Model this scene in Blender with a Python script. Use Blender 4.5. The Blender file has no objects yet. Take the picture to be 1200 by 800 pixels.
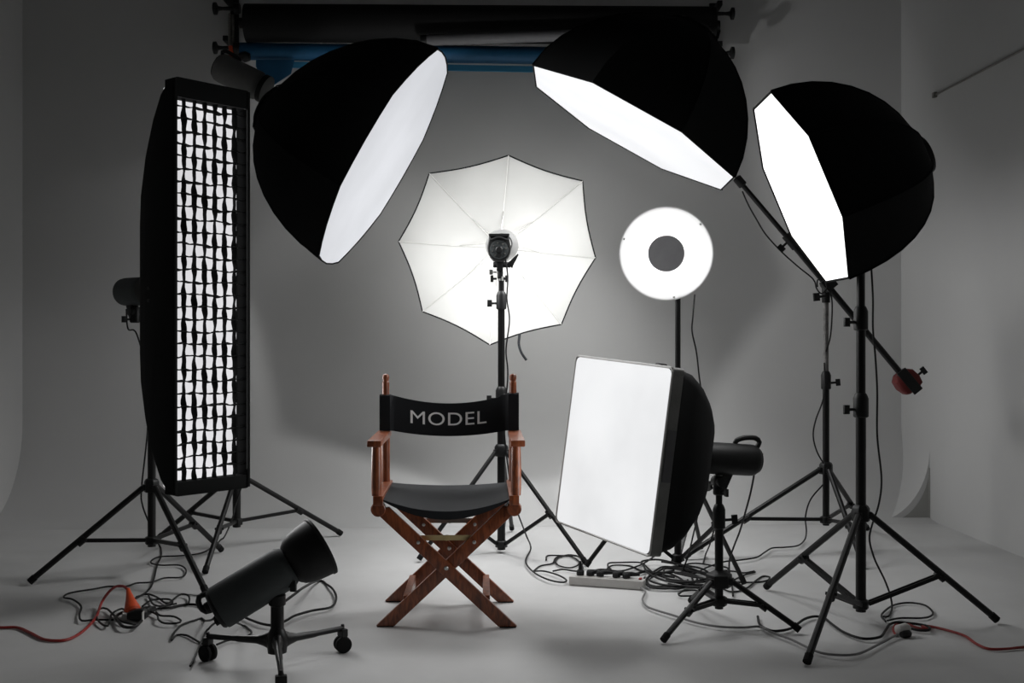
import bpy, bmesh, math, random
from mathutils import Vector as V, Matrix
random.seed(7)
scene = bpy.context.scene
COL = scene.collection
F, CX, HY, CAMZ = 1300.0, 600.0, 395.0, 1.05
pi = math.pi

def P(px, py, Y):                       # a point of the place seen at that pixel, Y metres into the room
    return V(((px-CX)/F*Y, Y, CAMZ-(py-HY)/F*Y))
def G(px, py, h=0.0):                   # the same for a point on the floor
    Y = (CAMZ-h)*F/(py-HY)
    return V(((px-CX)/F*Y, Y, h))

# ------------------------------------------------------------------ materials
def nodes(name):
    m = bpy.data.materials.new(name); m.use_nodes = True
    nt = m.node_tree; b = nt.nodes['Principled BSDF']
    return m, nt, b
def mat(name, col, rough=.6, metal=0, var=.12, scale=30, bump=0, bscale=200, spec=.5, sheen=0, coat=0):
    m, nt, b = nodes(name)
    tc = nt.nodes.new('ShaderNodeTexCoord')
    nz = nt.nodes.new('ShaderNodeTexNoise'); nz.inputs['Scale'].default_value = scale; nz.inputs['Detail'].default_value = 4
    nt.links.new(tc.outputs['Object'], nz.inputs['Vector'])
    mx = nt.nodes.new('ShaderNodeMix'); mx.data_type = 'RGBA'
    mx.inputs['A'].default_value = tuple(c*(1-var) for c in col)+(1,)
    mx.inputs['B'].default_value = tuple(min(1, c*(1+var)) for c in col)+(1,)
    nt.links.new(nz.outputs['Fac'], mx.inputs['Factor'])
    nt.links.new(mx.outputs['Result'], b.inputs['Base Color'])
    b.inputs['Roughness'].default_value = rough; b.inputs['Metallic'].default_value = metal
    b.inputs['Specular IOR Level'].default_value = spec
    if sheen: b.inputs['Sheen Weight'].default_value = sheen
    if coat: b.inputs['Coat Weight'].default_value = coat
    if bump:
        n2 = nt.nodes.new('ShaderNodeTexNoise'); n2.inputs['Scale'].default_value = bscale
        nt.links.new(tc.outputs['Object'], n2.inputs['Vector'])
        bp = nt.nodes.new('ShaderNodeBump'); bp.inputs['Strength'].default_value = bump; bp.inputs['Distance'].default_value = .002
        nt.links.new(n2.outputs['Fac'], bp.inputs['Height']); nt.links.new(bp.outputs['Normal'], b.inputs['Normal'])
    return m

def wood_mat():
    m, nt, b = nodes('stained_wood')
    tc = nt.nodes.new('ShaderNodeTexCoord')
    mp = nt.nodes.new('ShaderNodeMapping'); mp.inputs['Scale'].default_value = (9, 9, 2.2)
    nt.links.new(tc.outputs['Object'], mp.inputs['Vector'])
    n = nt.nodes.new('ShaderNodeTexNoise'); n.inputs['Scale'].default_value = 6; n.inputs['Detail'].default_value = 6; n.inputs['Distortion'].default_value = 1.4
    nt.links.new(mp.outputs['Vector'], n.inputs['Vector'])
    r = nt.nodes.new('ShaderNodeValToRGB')
    r.color_ramp.elements[0].position = .3; r.color_ramp.elements[0].color = (.11, .027, .010, 1)
    r.color_ramp.elements[1].position = .72; r.color_ramp.elements[1].color = (.36, .098, .032, 1)
    nt.links.new(n.outputs['Fac'], r.inputs['Fac']); nt.links.new(r.outputs['Color'], b.inputs['Base Color'])
    b.inputs['Roughness'].default_value = .36; b.inputs['Coat Weight'].default_value = .25; b.inputs['Coat Roughness'].default_value = .25
    return m

def paint_mat(name, base, dirt, scale=1.2, rough=.6, marks=0):
    m, nt, b = nodes(name)
    tc = nt.nodes.new('ShaderNodeTexCoord')
    n = nt.nodes.new('ShaderNodeTexNoise'); n.inputs['Scale'].default_value = scale; n.inputs['Detail'].default_value = 7; n.inputs['Roughness'].default_value = .6
    nt.links.new(tc.outputs['Object'], n.inputs['Vector'])
    r = nt.nodes.new('ShaderNodeValToRGB')
    r.color_ramp.elements[0].position = .32; r.color_ramp.elements[0].color = dirt+(1,)
    r.color_ramp.elements[1].position = .62; r.color_ramp.elements[1].color = base+(1,)
    nt.links.new(n.outputs['Fac'], r.inputs['Fac'])
    out = r.outputs['Color']
    if marks:                            # small scuffs and specks of dirt
        v = nt.nodes.new('ShaderNodeTexNoise'); v.inputs['Scale'].default_value = 9; v.inputs['Detail'].default_value = 9; v.inputs['Roughness'].default_value = .75
        nt.links.new(tc.outputs['Object'], v.inputs['Vector'])
        r2 = nt.nodes.new('ShaderNodeValToRGB')
        r2.color_ramp.elements[0].position = .27; r2.color_ramp.elements[0].color = (.35, .34, .33, 1)
        r2.color_ramp.elements[1].position = .36; r2.color_ramp.elements[1].color = (1, 1, 1, 1)
        nt.links.new(v.outputs['Fac'], r2.inputs['Fac'])
        mm = nt.nodes.new('ShaderNodeMix'); mm.data_type = 'RGBA'; mm.blend_type = 'MULTIPLY'; mm.inputs['Factor'].default_value = marks
        nt.links.new(out, mm.inputs['A']); nt.links.new(r2.outputs['Color'], mm.inputs['B'])
        out = mm.outputs['Result']
    nt.links.new(out, b.inputs['Base Color'])
    b.inputs['Roughness'].default_value = rough
    bp = nt.nodes.new('ShaderNodeBump'); bp.inputs['Strength'].default_value = .15; bp.inputs['Distance'].default_value = .004
    n3 = nt.nodes.new('ShaderNodeTexNoise'); n3.inputs['Scale'].default_value = 5; n3.inputs['Detail'].default_value = 5
    nt.links.new(tc.outputs['Object'], n3.inputs['Vector']); nt.links.new(n3.outputs['Fac'], bp.inputs['Height'])
    nt.links.new(bp.outputs['Normal'], b.inputs['Normal'])
    return m

def glow_mat(name, col, strength, weave=.04, scale=2.5):   # a lit diffuser cloth
    m, nt, b = nodes(name)
    tc = nt.nodes.new('ShaderNodeTexCoord')
    n = nt.nodes.new('ShaderNodeTexNoise'); n.inputs['Scale'].default_value = scale; n.inputs['Detail'].default_value = 3
    nt.links.new(tc.outputs['Object'], n.inputs['Vector'])
    mr = nt.nodes.new('ShaderNodeMapRange'); mr.inputs['To Min'].default_value = strength*(1-weave); mr.inputs['To Max'].default_value = strength*(1+weave)
    mr.inputs['From Min'].default_value = .3; mr.inputs['From Max'].default_value = .7
    nt.links.new(n.outputs['Fac'], mr.inputs['Value'])
    b.inputs['Base Color'].default_value = (.16, .16, .165, 1); b.inputs['Roughness'].default_value = .9
    b.inputs['Emission Color'].default_value = col+(1,)
    nt.links.new(mr.outputs['Result'], b.inputs['Emission Strength'])
    return m

def cloth_white():                      # thin white umbrella cloth, lets light through
    m = bpy.data.materials.new('white_umbrella_cloth'); m.use_nodes = True
    nt = m.node_tree; nt.nodes.clear()
    out = nt.nodes.new('ShaderNodeOutputMaterial')
    d = nt.nodes.new('ShaderNodeBsdfDiffuse'); t = nt.nodes.new('ShaderNodeBsdfTranslucent'); mx = nt.nodes.new('ShaderNodeMixShader')
    tc = nt.nodes.new('ShaderNodeTexCoord'); n = nt.nodes.new('ShaderNodeTexNoise'); n.inputs['Scale'].default_value = 5
    r = nt.nodes.new('ShaderNodeValToRGB'); r.color_ramp.elements[0].color = (.39, .39, .377, 1); r.color_ramp.elements[1].color = (.45, .45, .437, 1)
    nt.links.new(tc.outputs['Object'], n.inputs['Vector']); nt.links.new(n.outputs['Fac'], r.inputs['Fac'])
    nt.links.new(r.outputs['Color'], d.inputs['Color']); nt.links.new(r.outputs['Color'], t.inputs['Color'])
    mx.inputs['Fac'].default_value = .58
    nt.links.new(d.outputs[0], mx.inputs[1]); nt.links.new(t.outputs[0], mx.inputs[2]); nt.links.new(mx.outputs[0], out.inputs['Surface'])
    return m

M = dict(
    black=mat('black_nylon', (.0045, .005, .005), .9, spec=.15, bump=.2),
    canvas=mat('black_canvas', (.010, .011, .013), .85, spec=.25, bump=.5, bscale=600),
    seatcanvas=mat('black_seat_canvas', (.009, .0105, .0125), .8, spec=.35, bump=.5, bscale=600),
    metal=mat('black_metal', (.0065, .0065, .0065), .42, .1, spec=.35),
    plastic=mat('black_plastic', (.008, .0085, .0085), .5, spec=.35),
    housing=mat('dark_grey_housing', (.050, .057, .058), .7, 0, spec=.45),
    housing2=mat('grey_housing', (.17, .17, .165), .5, .1),
    dark=mat('matt_black_metal', (.006, .006, .006), .6, spec=.3),
    rubber=mat('rubber', (.009, .009, .009), .8, spec=.2),
    cord=mat('black_cord', (.006, .006, .006), .55, spec=.3),
    greycord=mat('grey_cord', (.20, .20, .20), .5),
    redcord=mat('red_cord', (.30, .022, .018), .5),
    orange=mat('orange_plastic', (.62, .075, .018), .5),
    white_plastic=mat('white_plastic', (.58, .57, .55), .4),
    silver=mat('silver_metal', (.42, .42, .42), .3, .85),
    brass=mat('brass', (.72, .58, .30), .35, .8),
    steel=mat('steel', (.6, .6, .58), .3, .9),
    greysteel=mat('dull_steel', (.25, .24, .22), .4, .7),
    wood=wood_mat(),
    white=mat('white_enamel', (.86, .86, .86), .45, spec=.4, var=.03),
    deflector=mat('grey_deflector', (.30, .30, .31), .5),
    inner=mat('silver_lining', (.7, .7, .7), .4, .5),
    band=mat('grey_velcro_band', (.20, .20, .19), .6, bump=.6, bscale=90, var=.5, scale=14),
    red=mat('red_fabric', (.13, .010, .009), .7),
    blue=mat('blue_paper', (.010, .10, .22), .6),
    lightblue=mat('light_blue_edge', (.03, .20, .36), .6),
    paper=mat('black_paper', (.0065, .0065, .0065), .75, spec=.3),
    greypaper=mat('grey_paper', (.12, .12, .125), .7),
    print=mat('white_print', (.93, .93, .91), .7),
    umbrella=cloth_white(),
    wall=paint_mat('white_wall_paint', (.56, .56, .555), (.53, .53, .525), .8, .7),
    floor=paint_mat('white_floor_paint', (.62, .62, .615), (.53, .53, .525), 1.3, .5, .35),
    dark_wall=paint_mat('grey_wall_paint', (.12, .12, .12), (.10, .10, .10)),
    recess_shade=paint_mat('shaded_wall_paint', (.34, .34, .32), (.30, .30, .28)),  # wall paint darkened to stand for the shaded hollow under the cove
    lamp=glow_mat('lit_lamp_glass', (1, .98, .95), 6, 0),
    pattern=mat('worn_black_metal', (.17, .165, .16), .5, .3, var=.98, scale=42),
)

# ------------------------------------------------------------------ mesh builder
class MB:
    def __init__(s, mtx=None): s.v = []; s.f = []; s.sm = []; s.m = mtx
    def add(s, vs, fs, smooth=False):
        o = len(s.v); s.v += [V(p) for p in vs]; s.f += [[i+o for i in f] for f in fs]; s.sm += [smooth]*len(fs); return s
    def box(s, c, size, X=(1,0,0), Y=(0,1,0), Z=None):
        c = V(c); X = V(X).normalized(); Y = V(Y); Y = (Y-X*Y.dot(X)).normalized(); Z = X.cross(Y)
        h = [k/2 for k in size]
        vs = [c+X*(a*h[0])+Y*(b*h[1])+Z*(d*h[2]) for a in (-1,1) for b in (-1,1) for d in (-1,1)]
        return s.add(vs, [[0,1,3,2],[4,6,7,5],[0,4,5,1],[2,3,7,6],[0,2,6,4],[1,5,7,3]])
    def beam(s, a, b, w, h, up=(0,0,1)):           # box section from a to b
        a = V(a); b = V(b); d = (b-a); L = d.length; d.normalize()
        up = V(up); Y = up.cross(d)
        if Y.length < 1e-4: Y = V((1,0,0)).cross(d)
        return s.box((a+b)/2, (L, w, h), d, Y)
    def loft(s, rings, caps=True, smooth=True, closed=True):
        n = len(rings[0]); vs = [p for r in rings for p in r]; fs = []
        for i in range(len(rings)-1):
            for j in range(n if closed else n-1):
                k = (j+1) % n
                fs.append([i*n+j, i*n+k, (i+1)*n+k, (i+1)*n+j])
        s.add(vs, fs, smooth)
        if caps and closed:
            s.add(rings[0], [list(range(n))[::-1]]); s.add(rings[-1], [list(range(n))])
        return s
    def frame(s, d, up=(0,0,1)):
        d = V(d).normalized(); up = V(up)
        if abs(d.dot(up)) > .98: up = V((0,1,0)) if abs(d.y) < .9 else V((1,0,0))
        x = d.cross(up).normalized(); y = x.cross(d).normalized()
        return x, y
    def lathe(s, o, d, prof, seg=24, caps=True, up=(0,0,1), ph=0):   # prof: (distance along d, radius)
        o = V(o); d = V(d).normalized(); x, y = s.frame(d, up)
        rings = [[o+d*t+(x*math.cos(ph+2*pi*k/seg)+y*math.sin(ph+2*pi*k/seg))*max(r, 1e-4) for k in range(seg)] for t, r in prof]
        return s.loft(rings, caps)
    def rod(s, a, b, r, r2=None, seg=12):
        a = V(a); b = V(b); return s.lathe(a, b-a, [(0, r), ((b-a).length, r if r2 is None else r2)], seg)
    def tube(s, pts, r, seg=8):
        pts = [V(p) for p in pts]
        t = (pts[1]-pts[0]).normalized(); x, y = s.frame(t); rings = []
        for i, p in enumerate(pts):
            a = pts[max(0, i-1)]; b = pts[min(len(pts)-1, i+1)]
            t = (b-a)
            if t.length < 1e-7: t = V((1,0,0))
            t.normalize(); x = (x-t*x.dot(t))
            if x.length < 1e-5: x, _ = s.frame(t)
            x.normalize(); y = t.cross(x)
            rr = r[i] if isinstance(r, list) else r
            rings.append([p+(x*math.cos(2*pi*k/seg)+y*math.sin(2*pi*k/seg))*rr for k in range(seg)])
        return s.loft(rings)
    def ball(s, c, r, seg=14, sc=(1,1,1)):
        n = 8; rings = []
        for i in range(n+1):
            a = -pi/2+pi*i/n
            rings.append([V(c)+V((math.cos(a)*math.cos(2*pi*k/seg)*r*sc[0], math.cos(a)*math.sin(2*pi*k/seg)*r*sc[1], math.sin(a)*r*sc[2])) for k in range(seg)])
        return s.loft(rings, False)
    def build(s, name, m, parent=None, bevel=0, angle=35):
        base = Vector_world(parent) if parent else V((0,0,0))
        me = bpy.data.meshes.new(name)
        vs = [(s.m @ p if s.m else p)-base for p in s.v]
        me.from_pydata([tuple(p) for p in vs], [], s.f)
        me.polygons.foreach_set('use_smooth', s.sm); me.update()
        bm = bmesh.new(); bm.from_mesh(me)
        bmesh.ops.remove_doubles(bm, verts=bm.verts, dist=2e-5)
        bmesh.ops.recalc_face_normals(bm, faces=bm.faces)
        if bevel:
            ed = [e for e in bm.edges if len(e.link_faces) == 2 and e.calc_face_angle(0) > math.radians(50)]
            bmesh.ops.bevel(bm, geom=ed, offset=bevel, segments=2, profile=.6, affect='EDGES', clamp_overlap=True)
            for f in bm.faces: f.smooth = True
        bm.to_mesh(me); bm.free()
        me.set_sharp_from_angle(angle=math.radians(angle))
        me.materials.append(M[m] if isinstance(m, str) else m)
        o = bpy.data.objects.new(name, me); COL.objects.link(o)
        if parent: o.parent = parent
        return o

def Vector_world(o):
    p = V((0,0,0))
    while o: p = p+o.location; o = o.parent
    return p

def tag(o, label=None, cat=None, group=None, kind=None):
    for k, v in (('label', label), ('category', cat), ('group', group), ('kind', kind)):
        if v: o[k] = v
    return o
def thing(name, loc, label, cat, group=None):
    o = bpy.data.objects.new(name, None); o.empty_display_size = .1; COL.objects.link(o); o.location = V(loc)
    return tag(o, label, cat, group)

def smooth_path(pts, step=.012):
    pts = [V(p) for p in pts]
    if len(pts) < 3: return pts
    ext = [pts[0]*2-pts[1]]+pts+[pts[-1]*2-pts[-2]]; out = []
    for i in range(1, len(ext)-2):
        a, b, c, d = ext[i-1:i+3]
        n = max(2, min(14, int((c-b).length/step)))
        for k in range(n):
            t = k/n
            out.append(.5*((2*b)+(c-a)*t+(2*a-5*b+4*c-d)*t*t+(3*b-a-3*c+d)*t**3))
    out.append(pts[-1]); return out

# ------------------------------------------------------------------ the room
YAW = math.radians(2.2)
R2 = Matrix.Rotation(YAW, 4, 'Z')
def S(name, mb, m, **k):
    o = mb.build(name, m, **k); tag(o, kind='structure'); return o
A0, A1, B0, B1, H = -2.65, 2.64, -1.6, 6.69, 3.45
mb = MB(R2); mb.box(((A0+A1)/2, (B0+B1)/2, -.05), (A1-A0+.2, B1-B0+.2, .1)); S('floor', mb, 'floor')
mb = MB(R2); mb.box(((A0+A1)/2, (B0+B1)/2, H+.05), (A1-A0+.2, B1-B0+.2, .1)); S('ceiling', mb, 'dark_wall')
# back wall with a coved foot, one sweep from side to side
R = .55
prof = [(B1+.12, -.01), (B1-R, -.01)]
arc = [(B1-R+R*math.sin(t*pi/2/16), R-R*math.cos(t*pi/2/16)+.0005) for t in range(17)]
pr = arc+[(B1, 1.2), (B1, 2.2), (B1, H), (B1+.12, H), (B1+.12, -.0)]
mb = MB(R2)
mb.loft([[V((a, b, z)) for b, z in pr] for a in (A0, A1)], smooth=True)
S('wall_back', mb, 'wall', angle=30)
mb = MB(R2); mb.box((A0-.05, (B0+B1)/2, H/2), (.1, B1-B0, H)); S('wall_left', mb, 'wall')
mb = MB(R2); mb.box((A1+.05, (B0+B1)/2, H/2), (.1, B1-B0, H)); S('wall_right', mb, 'wall')
mb = MB(R2); mb.box(((A0+A1)/2, B0-.05, H/2), (A1-A0, .1, H)); S('wall_front', mb, 'dark_wall')
# cove along the foot of the right wall, its near end solid, the hollow's shade painted on
Rc = .40
mb = MB(R2)
n = 14
ring = lambda b, dx: [V((A1+.001, b, 0.0))]+[V((A1-Rc*(1-math.sin(k*pi/2/n))*.72-.001, b+dx*(1-k/n), Rc*(1-math.cos(k*pi/2/n))**.9+.001)) for k in range(n+1)][::1]
mb.loft([ring(B1-.42, .0), ring(B1-.02, 0)], smooth=True)
o = S('trim_1', mb, 'wall')
mb = MB(R2)
rr = [V((A1-.002-(A1-p.x)*.74, B1-.4225, p.z*.78)) for p in ring(B1-.42, 0)]
mb.add(rr, [list(range(len(rr)))])  # flat patch on the end cap, its tone imitates a shaded hollow
mb.tube([V((A1-.003, B1-.424, .0)), V((A1-.003, B1-.424, .30))], .004)
S('trim_2', mb, 'recess_shade')
# thin conduit along the right wall
t = thing('wall_conduit', R2 @ V((A1-.02, 4.2, 2.42)), 'thin dark conduit running along the upper right side wall', 'conduit')
MB(R2).tube([(A1-.008, B0+.3, 2.41), (A1-.008, 3.0, 2.415), (A1-.008, 6.18, 2.42)], .006).build('conduit_tube', 'greysteel', t)
MB(R2).box((A1-.01, 6.18, 2.42), (.02, .03, .03)).build('end_clip', 'greysteel', t, bevel=.003)

# ------------------------------------------------------------------ paper rolls high on the back wall
def W(px, py, off=.12):                 # a point just in front of the back wall
    k = (px-CX)/F; Y = (6.69/math.cos(YAW)-off)/(1-k*math.tan(YAW))
    return P(px, py, Y)
def roll(name, x0, x1, y0, y1, ya, r, label, matn, core, off, drop=None):
    a = W(x0, y0, off); b = W(x1, y1, off); d = (b-a).normalized()
    t = thing(name, (a+b)/2, label, 'paper roll', 'backdrop rolls on the back wall')
    rr = MB(); rr.lathe(a, d, [(0, r), ((b-a).length, r)], 28); rr.build('paper', matn, t)
    c = MB(); c.lathe(a-d*.035, d, [(0, .026), (0, .03), ((b-a).length+.07, .03), ((b-a).length+.07, .024)], 20); c.build('core_tube', core, t)
    return t, a, b, d
t, ra, rb, rd = roll('backdrop_roll', 288, 836, 27, 30, 0, .108, 'wide black paper backdrop roll, uppermost on the back wall', 'paper', 'plastic', .24)
t, qa, qb, qd = roll('backdrop_roll', 282, 832, 60, 68, 0, .050, 'blue paper backdrop roll hanging below the black roll', 'blue', 'plastic', .20)
mb = MB()
a = W(300, 62, .23); b = W(830, 72, .23)
mb.box((a+b)/2+V((0, 0, -.065)), ((b-a).length, .012, .035), b-a); mb.build('paper_edge', 'lightblue', t)
mb = MB(); a = W(300, 66, .245); b = W(345, 66, .245)
mb.loft([[a+V((0,0,-.02)), b+V((0,0,-.02)), b+V((0,.004,-.02)), a+V((0,.004,-.02))], [a+V((.02,0,-.22)), b+V((-.02,0,-.10)), b+V((-.02,.004,-.10)), a+V((.02,.004,-.22))]], smooth=False)
mb.build('hanging_end', 'blue', t)
# grey third roll tucked between them
t3, a3, b3, d3 = roll('backdrop_roll', 500, 826, 47, 36, 0, .032, 'slim grey paper roll between the black and the blue roll', 'greypaper', 'plastic', .375)
def bracket(name, px, ys, sgn, label):
    t = thing(name, W(px, (ys[0]+ys[1])/2, .02), label, 'bracket', 'roll brackets on the back wall')
    mb = MB(); a = W(px, ys[0]-12, .02); b = W(px, ys[1]+14, .02)
    mb.beam(a, b, .05, .02, (0,1,0)); mb.build('wall_plate', 'plastic', t, bevel=.003)
    for y in ys:
        mb = MB(); c = W(px, y, .02); mb.beam(c, c+V((0,-.22,0)), .03, .03); mb.build('arm', 'plastic', t, bevel=.004)
        k = MB(); c = W(px, y, .23)
        k.lathe(c-V((sgn*.03,0,0)), (sgn,0,0), [(0,.03),(.03,.034),(.035,.014),(.10,.010),(.125,.014),(.135,.036),(.15,.036),(.155,.02)], 18)
        k.build('winding_plug', 'plastic', t)
    return t
tL = bracket('roll_bracket', 275, (10, 56), -1, 'black roll bracket with winding plugs at the left roll ends')
tR = bracket('roll_bracket', 836, (16, 62), 1, 'black roll bracket with winding plugs at the right roll ends')
mb = MB(); pts = []
for i in range(15):                       # ball chain of the winding plug
    y = 17+i*2.6; mb.ball(W(269, y, .24), .0085, 8); mb.ball(W(273, y+1.3, .22), .0085, 8)
mb.build('ball_chain', 'greysteel', tL)
mb = MB(); mb.tube([W(270, 54, .26), W(271, 62, .26), W(270, 70, .26)], .012); mb.build('chain_weight', 'orange', tL)
mb = MB(); mb.tube([W(841, 30, .24), W(843, 36, .24), W(841, 44, .24), W(836, 47, .24)], .008); mb.build('hook', 'plastic', tR)
mb = MB(); mb.lathe(W(281, 66, .24), (1, 0, -.1), [(0,.02),(.03,.032),(.06,.02)], 14); mb.build('roll_stop', 'plastic', tL)

# ------------------------------------------------------------------ light stands
def knob(parent, c, d, r=.012, L=.035, name='knob', m='plastic'):
    mb = MB(); d = V(d).normalized()
    mb.rod(c, V(c)+d*L*.6, r*.45)
    x, y = mb.frame(d)
    mb.box(V(c)+d*L*.8, (L*.5, r*.9, r*2.8), d, x)
    return mb.build(name, m, parent, bevel=.0015)
def stand(c, feet, hub, brace, top, label, r=.0175, rt=.0125, joints=(), legr=.0115, frac=.55, kd=(-1,-.3,0), name='light_stand', patt=None, double=False, hubr=.034):
    cx, cy = c
    t = thing(name, (cx, cy, 0), label, 'light stand', 'black tripod light stands')
    js = [brace-.03]+list(joints)+[top]
    n = len(js)-1
    for i in range(n):
        rr = r+(rt-r)*(i/max(1, n-1)) if n > 1 else r
        m = 'pattern' if patt == i else 'metal'
        MB().rod((cx, cy, js[i]), (cx, cy, js[i+1]), rr, seg=18).build('pole_section', m, t)
        if i:
            z = js[i]
            MB().lathe((cx, cy, z-.045), (0,0,1), [(0,rr+.006),(.004,rr+.011),(.07,rr+.011),(.085,rr+.005),(.09,rr+.001)], 18).build('clamp_collar', 'plastic', t)
            knob(t, V((cx, cy, z-.015))+V(kd).normalized()*(rr+.008), kd, .012, .045, 'clamp_knob')
    MB().lathe((cx, cy, hub-.03), (0,0,1), [(0,.022),(0,hubr),(.045,hubr),(.055,.028),(.06,r+.002)], 6).build('leg_collar', 'plastic', t, bevel=.002)
    MB().lathe((cx, cy, brace-.022), (0,0,1), [(0,.018),(.004,.030),(.032,.030),(.038,.020)], 6).build('brace_collar', 'plastic', t, bevel=.002)
    MB().lathe((cx, cy, top-.01), (0,0,1), [(0,rt+.004),(.02,rt+.004),(.022,.008),(.045,.008)], 14).build('top_spigot', 'steel', t)
    for f in feet:
        f = V(f); d = V((f.x-cx, f.y-cy, 0)); dn = d.normalized()
        a = V((cx, cy, hub-.008))+dn*(hubr); b = V((f.x, f.y, .0)); u = (b-a).normalized()
        b0 = b-u*.028+V((0,0,.012))
        leg = MB(); leg.rod(a, b0, legr, seg=10); leg = leg.build('leg', 'metal', t)
        MB().rod(b-u*.034+V((0,0,.012)), b+V((0,0,.0105))-u*.006, legr+.0022, seg=10).build('rubber_foot', 'rubber', leg)
        hg = MB(); s_ = V((-dn.y, dn.x, 0)); hg.box(a-dn*.012, (.034, .026, .024), dn, s_); hg.build('leg_hinge', 'plastic', leg, bevel=.002)
        q = a+(b-a)*frac; p = V((cx, cy, brace))+dn*.026
        br = MB()
        if double:
            br.beam(p+s_*.011, q+s_*.011, .006, .014); br.beam(p-s_*.011, q-s_*.011, .006, .014)
        else:
            br.beam(p, q, .013, .016)
        br.rod(q-s_*.02, q+s_*.02, .006); br.rod(q+V((0,0,-.002))-u*.02, q+V((0,0,-.002))+u*.02, legr+.004, seg=10)
        br.build('brace', 'metal', t)
    return t

S1 = (-1.585, 4.88); S2 = (-1.365, 5.50); S3 = (-.052, 5.41); S4 = (.755, 5.05); S5 = (.752, 4.03); S6 = (1.534, 5.42); S7 = (1.283, 4.08)
stand(S1, [G(33,686), G(242,698), G(260,647)], .40, .16, 1.20, 'black light stand with spread legs carrying the tall strip softbox', kd=(.6,.8,0), joints=(.85,), legr=.013)
stand(S2, [G(401,628), G(240,674), G(185,633)], .365, .14, 2.28, 'tall black light stand carrying the left octagonal softbox', r=.02, joints=(.95, 1.65), legr=.0125)
stand(S3, [G(490,659), G(688,664), V((0,6.0,0))], .50, .045, 1.335, 'black light stand behind the director chair carrying the umbrella', r=.0195, rt=.014, joints=(.765, 1.23), kd=(-1,-.2,0), legr=.011)
stand(S4, [G(686,667), G(873,688), G(822,645)], .526, .05, 1.28, 'black light stand behind the square softbox carrying the round beauty dish', r=.0165, rt=.0125, joints=(.83,), legr=.010)
stand(S5, [G(776,755), G(939,743), G(809,707)], .175, .095, .54, 'short black light stand with low splayed legs carrying the square softbox', r=.0155, rt=.012, joints=(.40,), legr=.0105, double=True, frac=.45, kd=(1,-.2,.1), hubr=.048)
stand(S6, [G(801,656), G(1012,667), V((1.93,6.02,0))], .412, .162, 1.285, 'black light stand at the right holding the slanting boom arm', r=.0165, rt=.013, joints=(.84,), patt=1, kd=(1,-.3,.1), legr=.0125)
stand(S7, [G(945,781), G(1170,731), G(897,691)], .405, .072, 1.30, 'thick black light stand in front at the right under its octagonal softbox', r=.0185, rt=.0150, joints=(.80, 1.12), legr=.0125, double=True)

# ------------------------------------------------------------------ soft boxes
def cam_dir(c): return (V((0,0,CAMZ))-V(c)).normalized()
def normal_from(c, inplane, s):
    t = cam_dir(c); w = V(inplane); w = (w-t*w.dot(t)).normalized()
    return (w*math.sqrt(1-s*s)+t*s).normalized()

def add_area(name, loc, d, size, power, spread=180, shape='DISK', size_y=None, col=(1,1,1), parent=None):
    L = bpy.data.lights.new(name, 'AREA'); L.shape = shape; L.size = size
    if size_y: L.size_y = size_y
    L.energy = power; L.spread = math.radians(spread); L.color = col
    o = bpy.data.objects.new(name, L); COL.objects.link(o)
    o.rotation_euler = V(d).to_track_quat('-Z', 'Y').to_euler()
    o.location = V(loc)-(Vector_world(parent) if parent else V((0,0,0)))
    if parent: o.parent = parent
    return o

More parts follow.
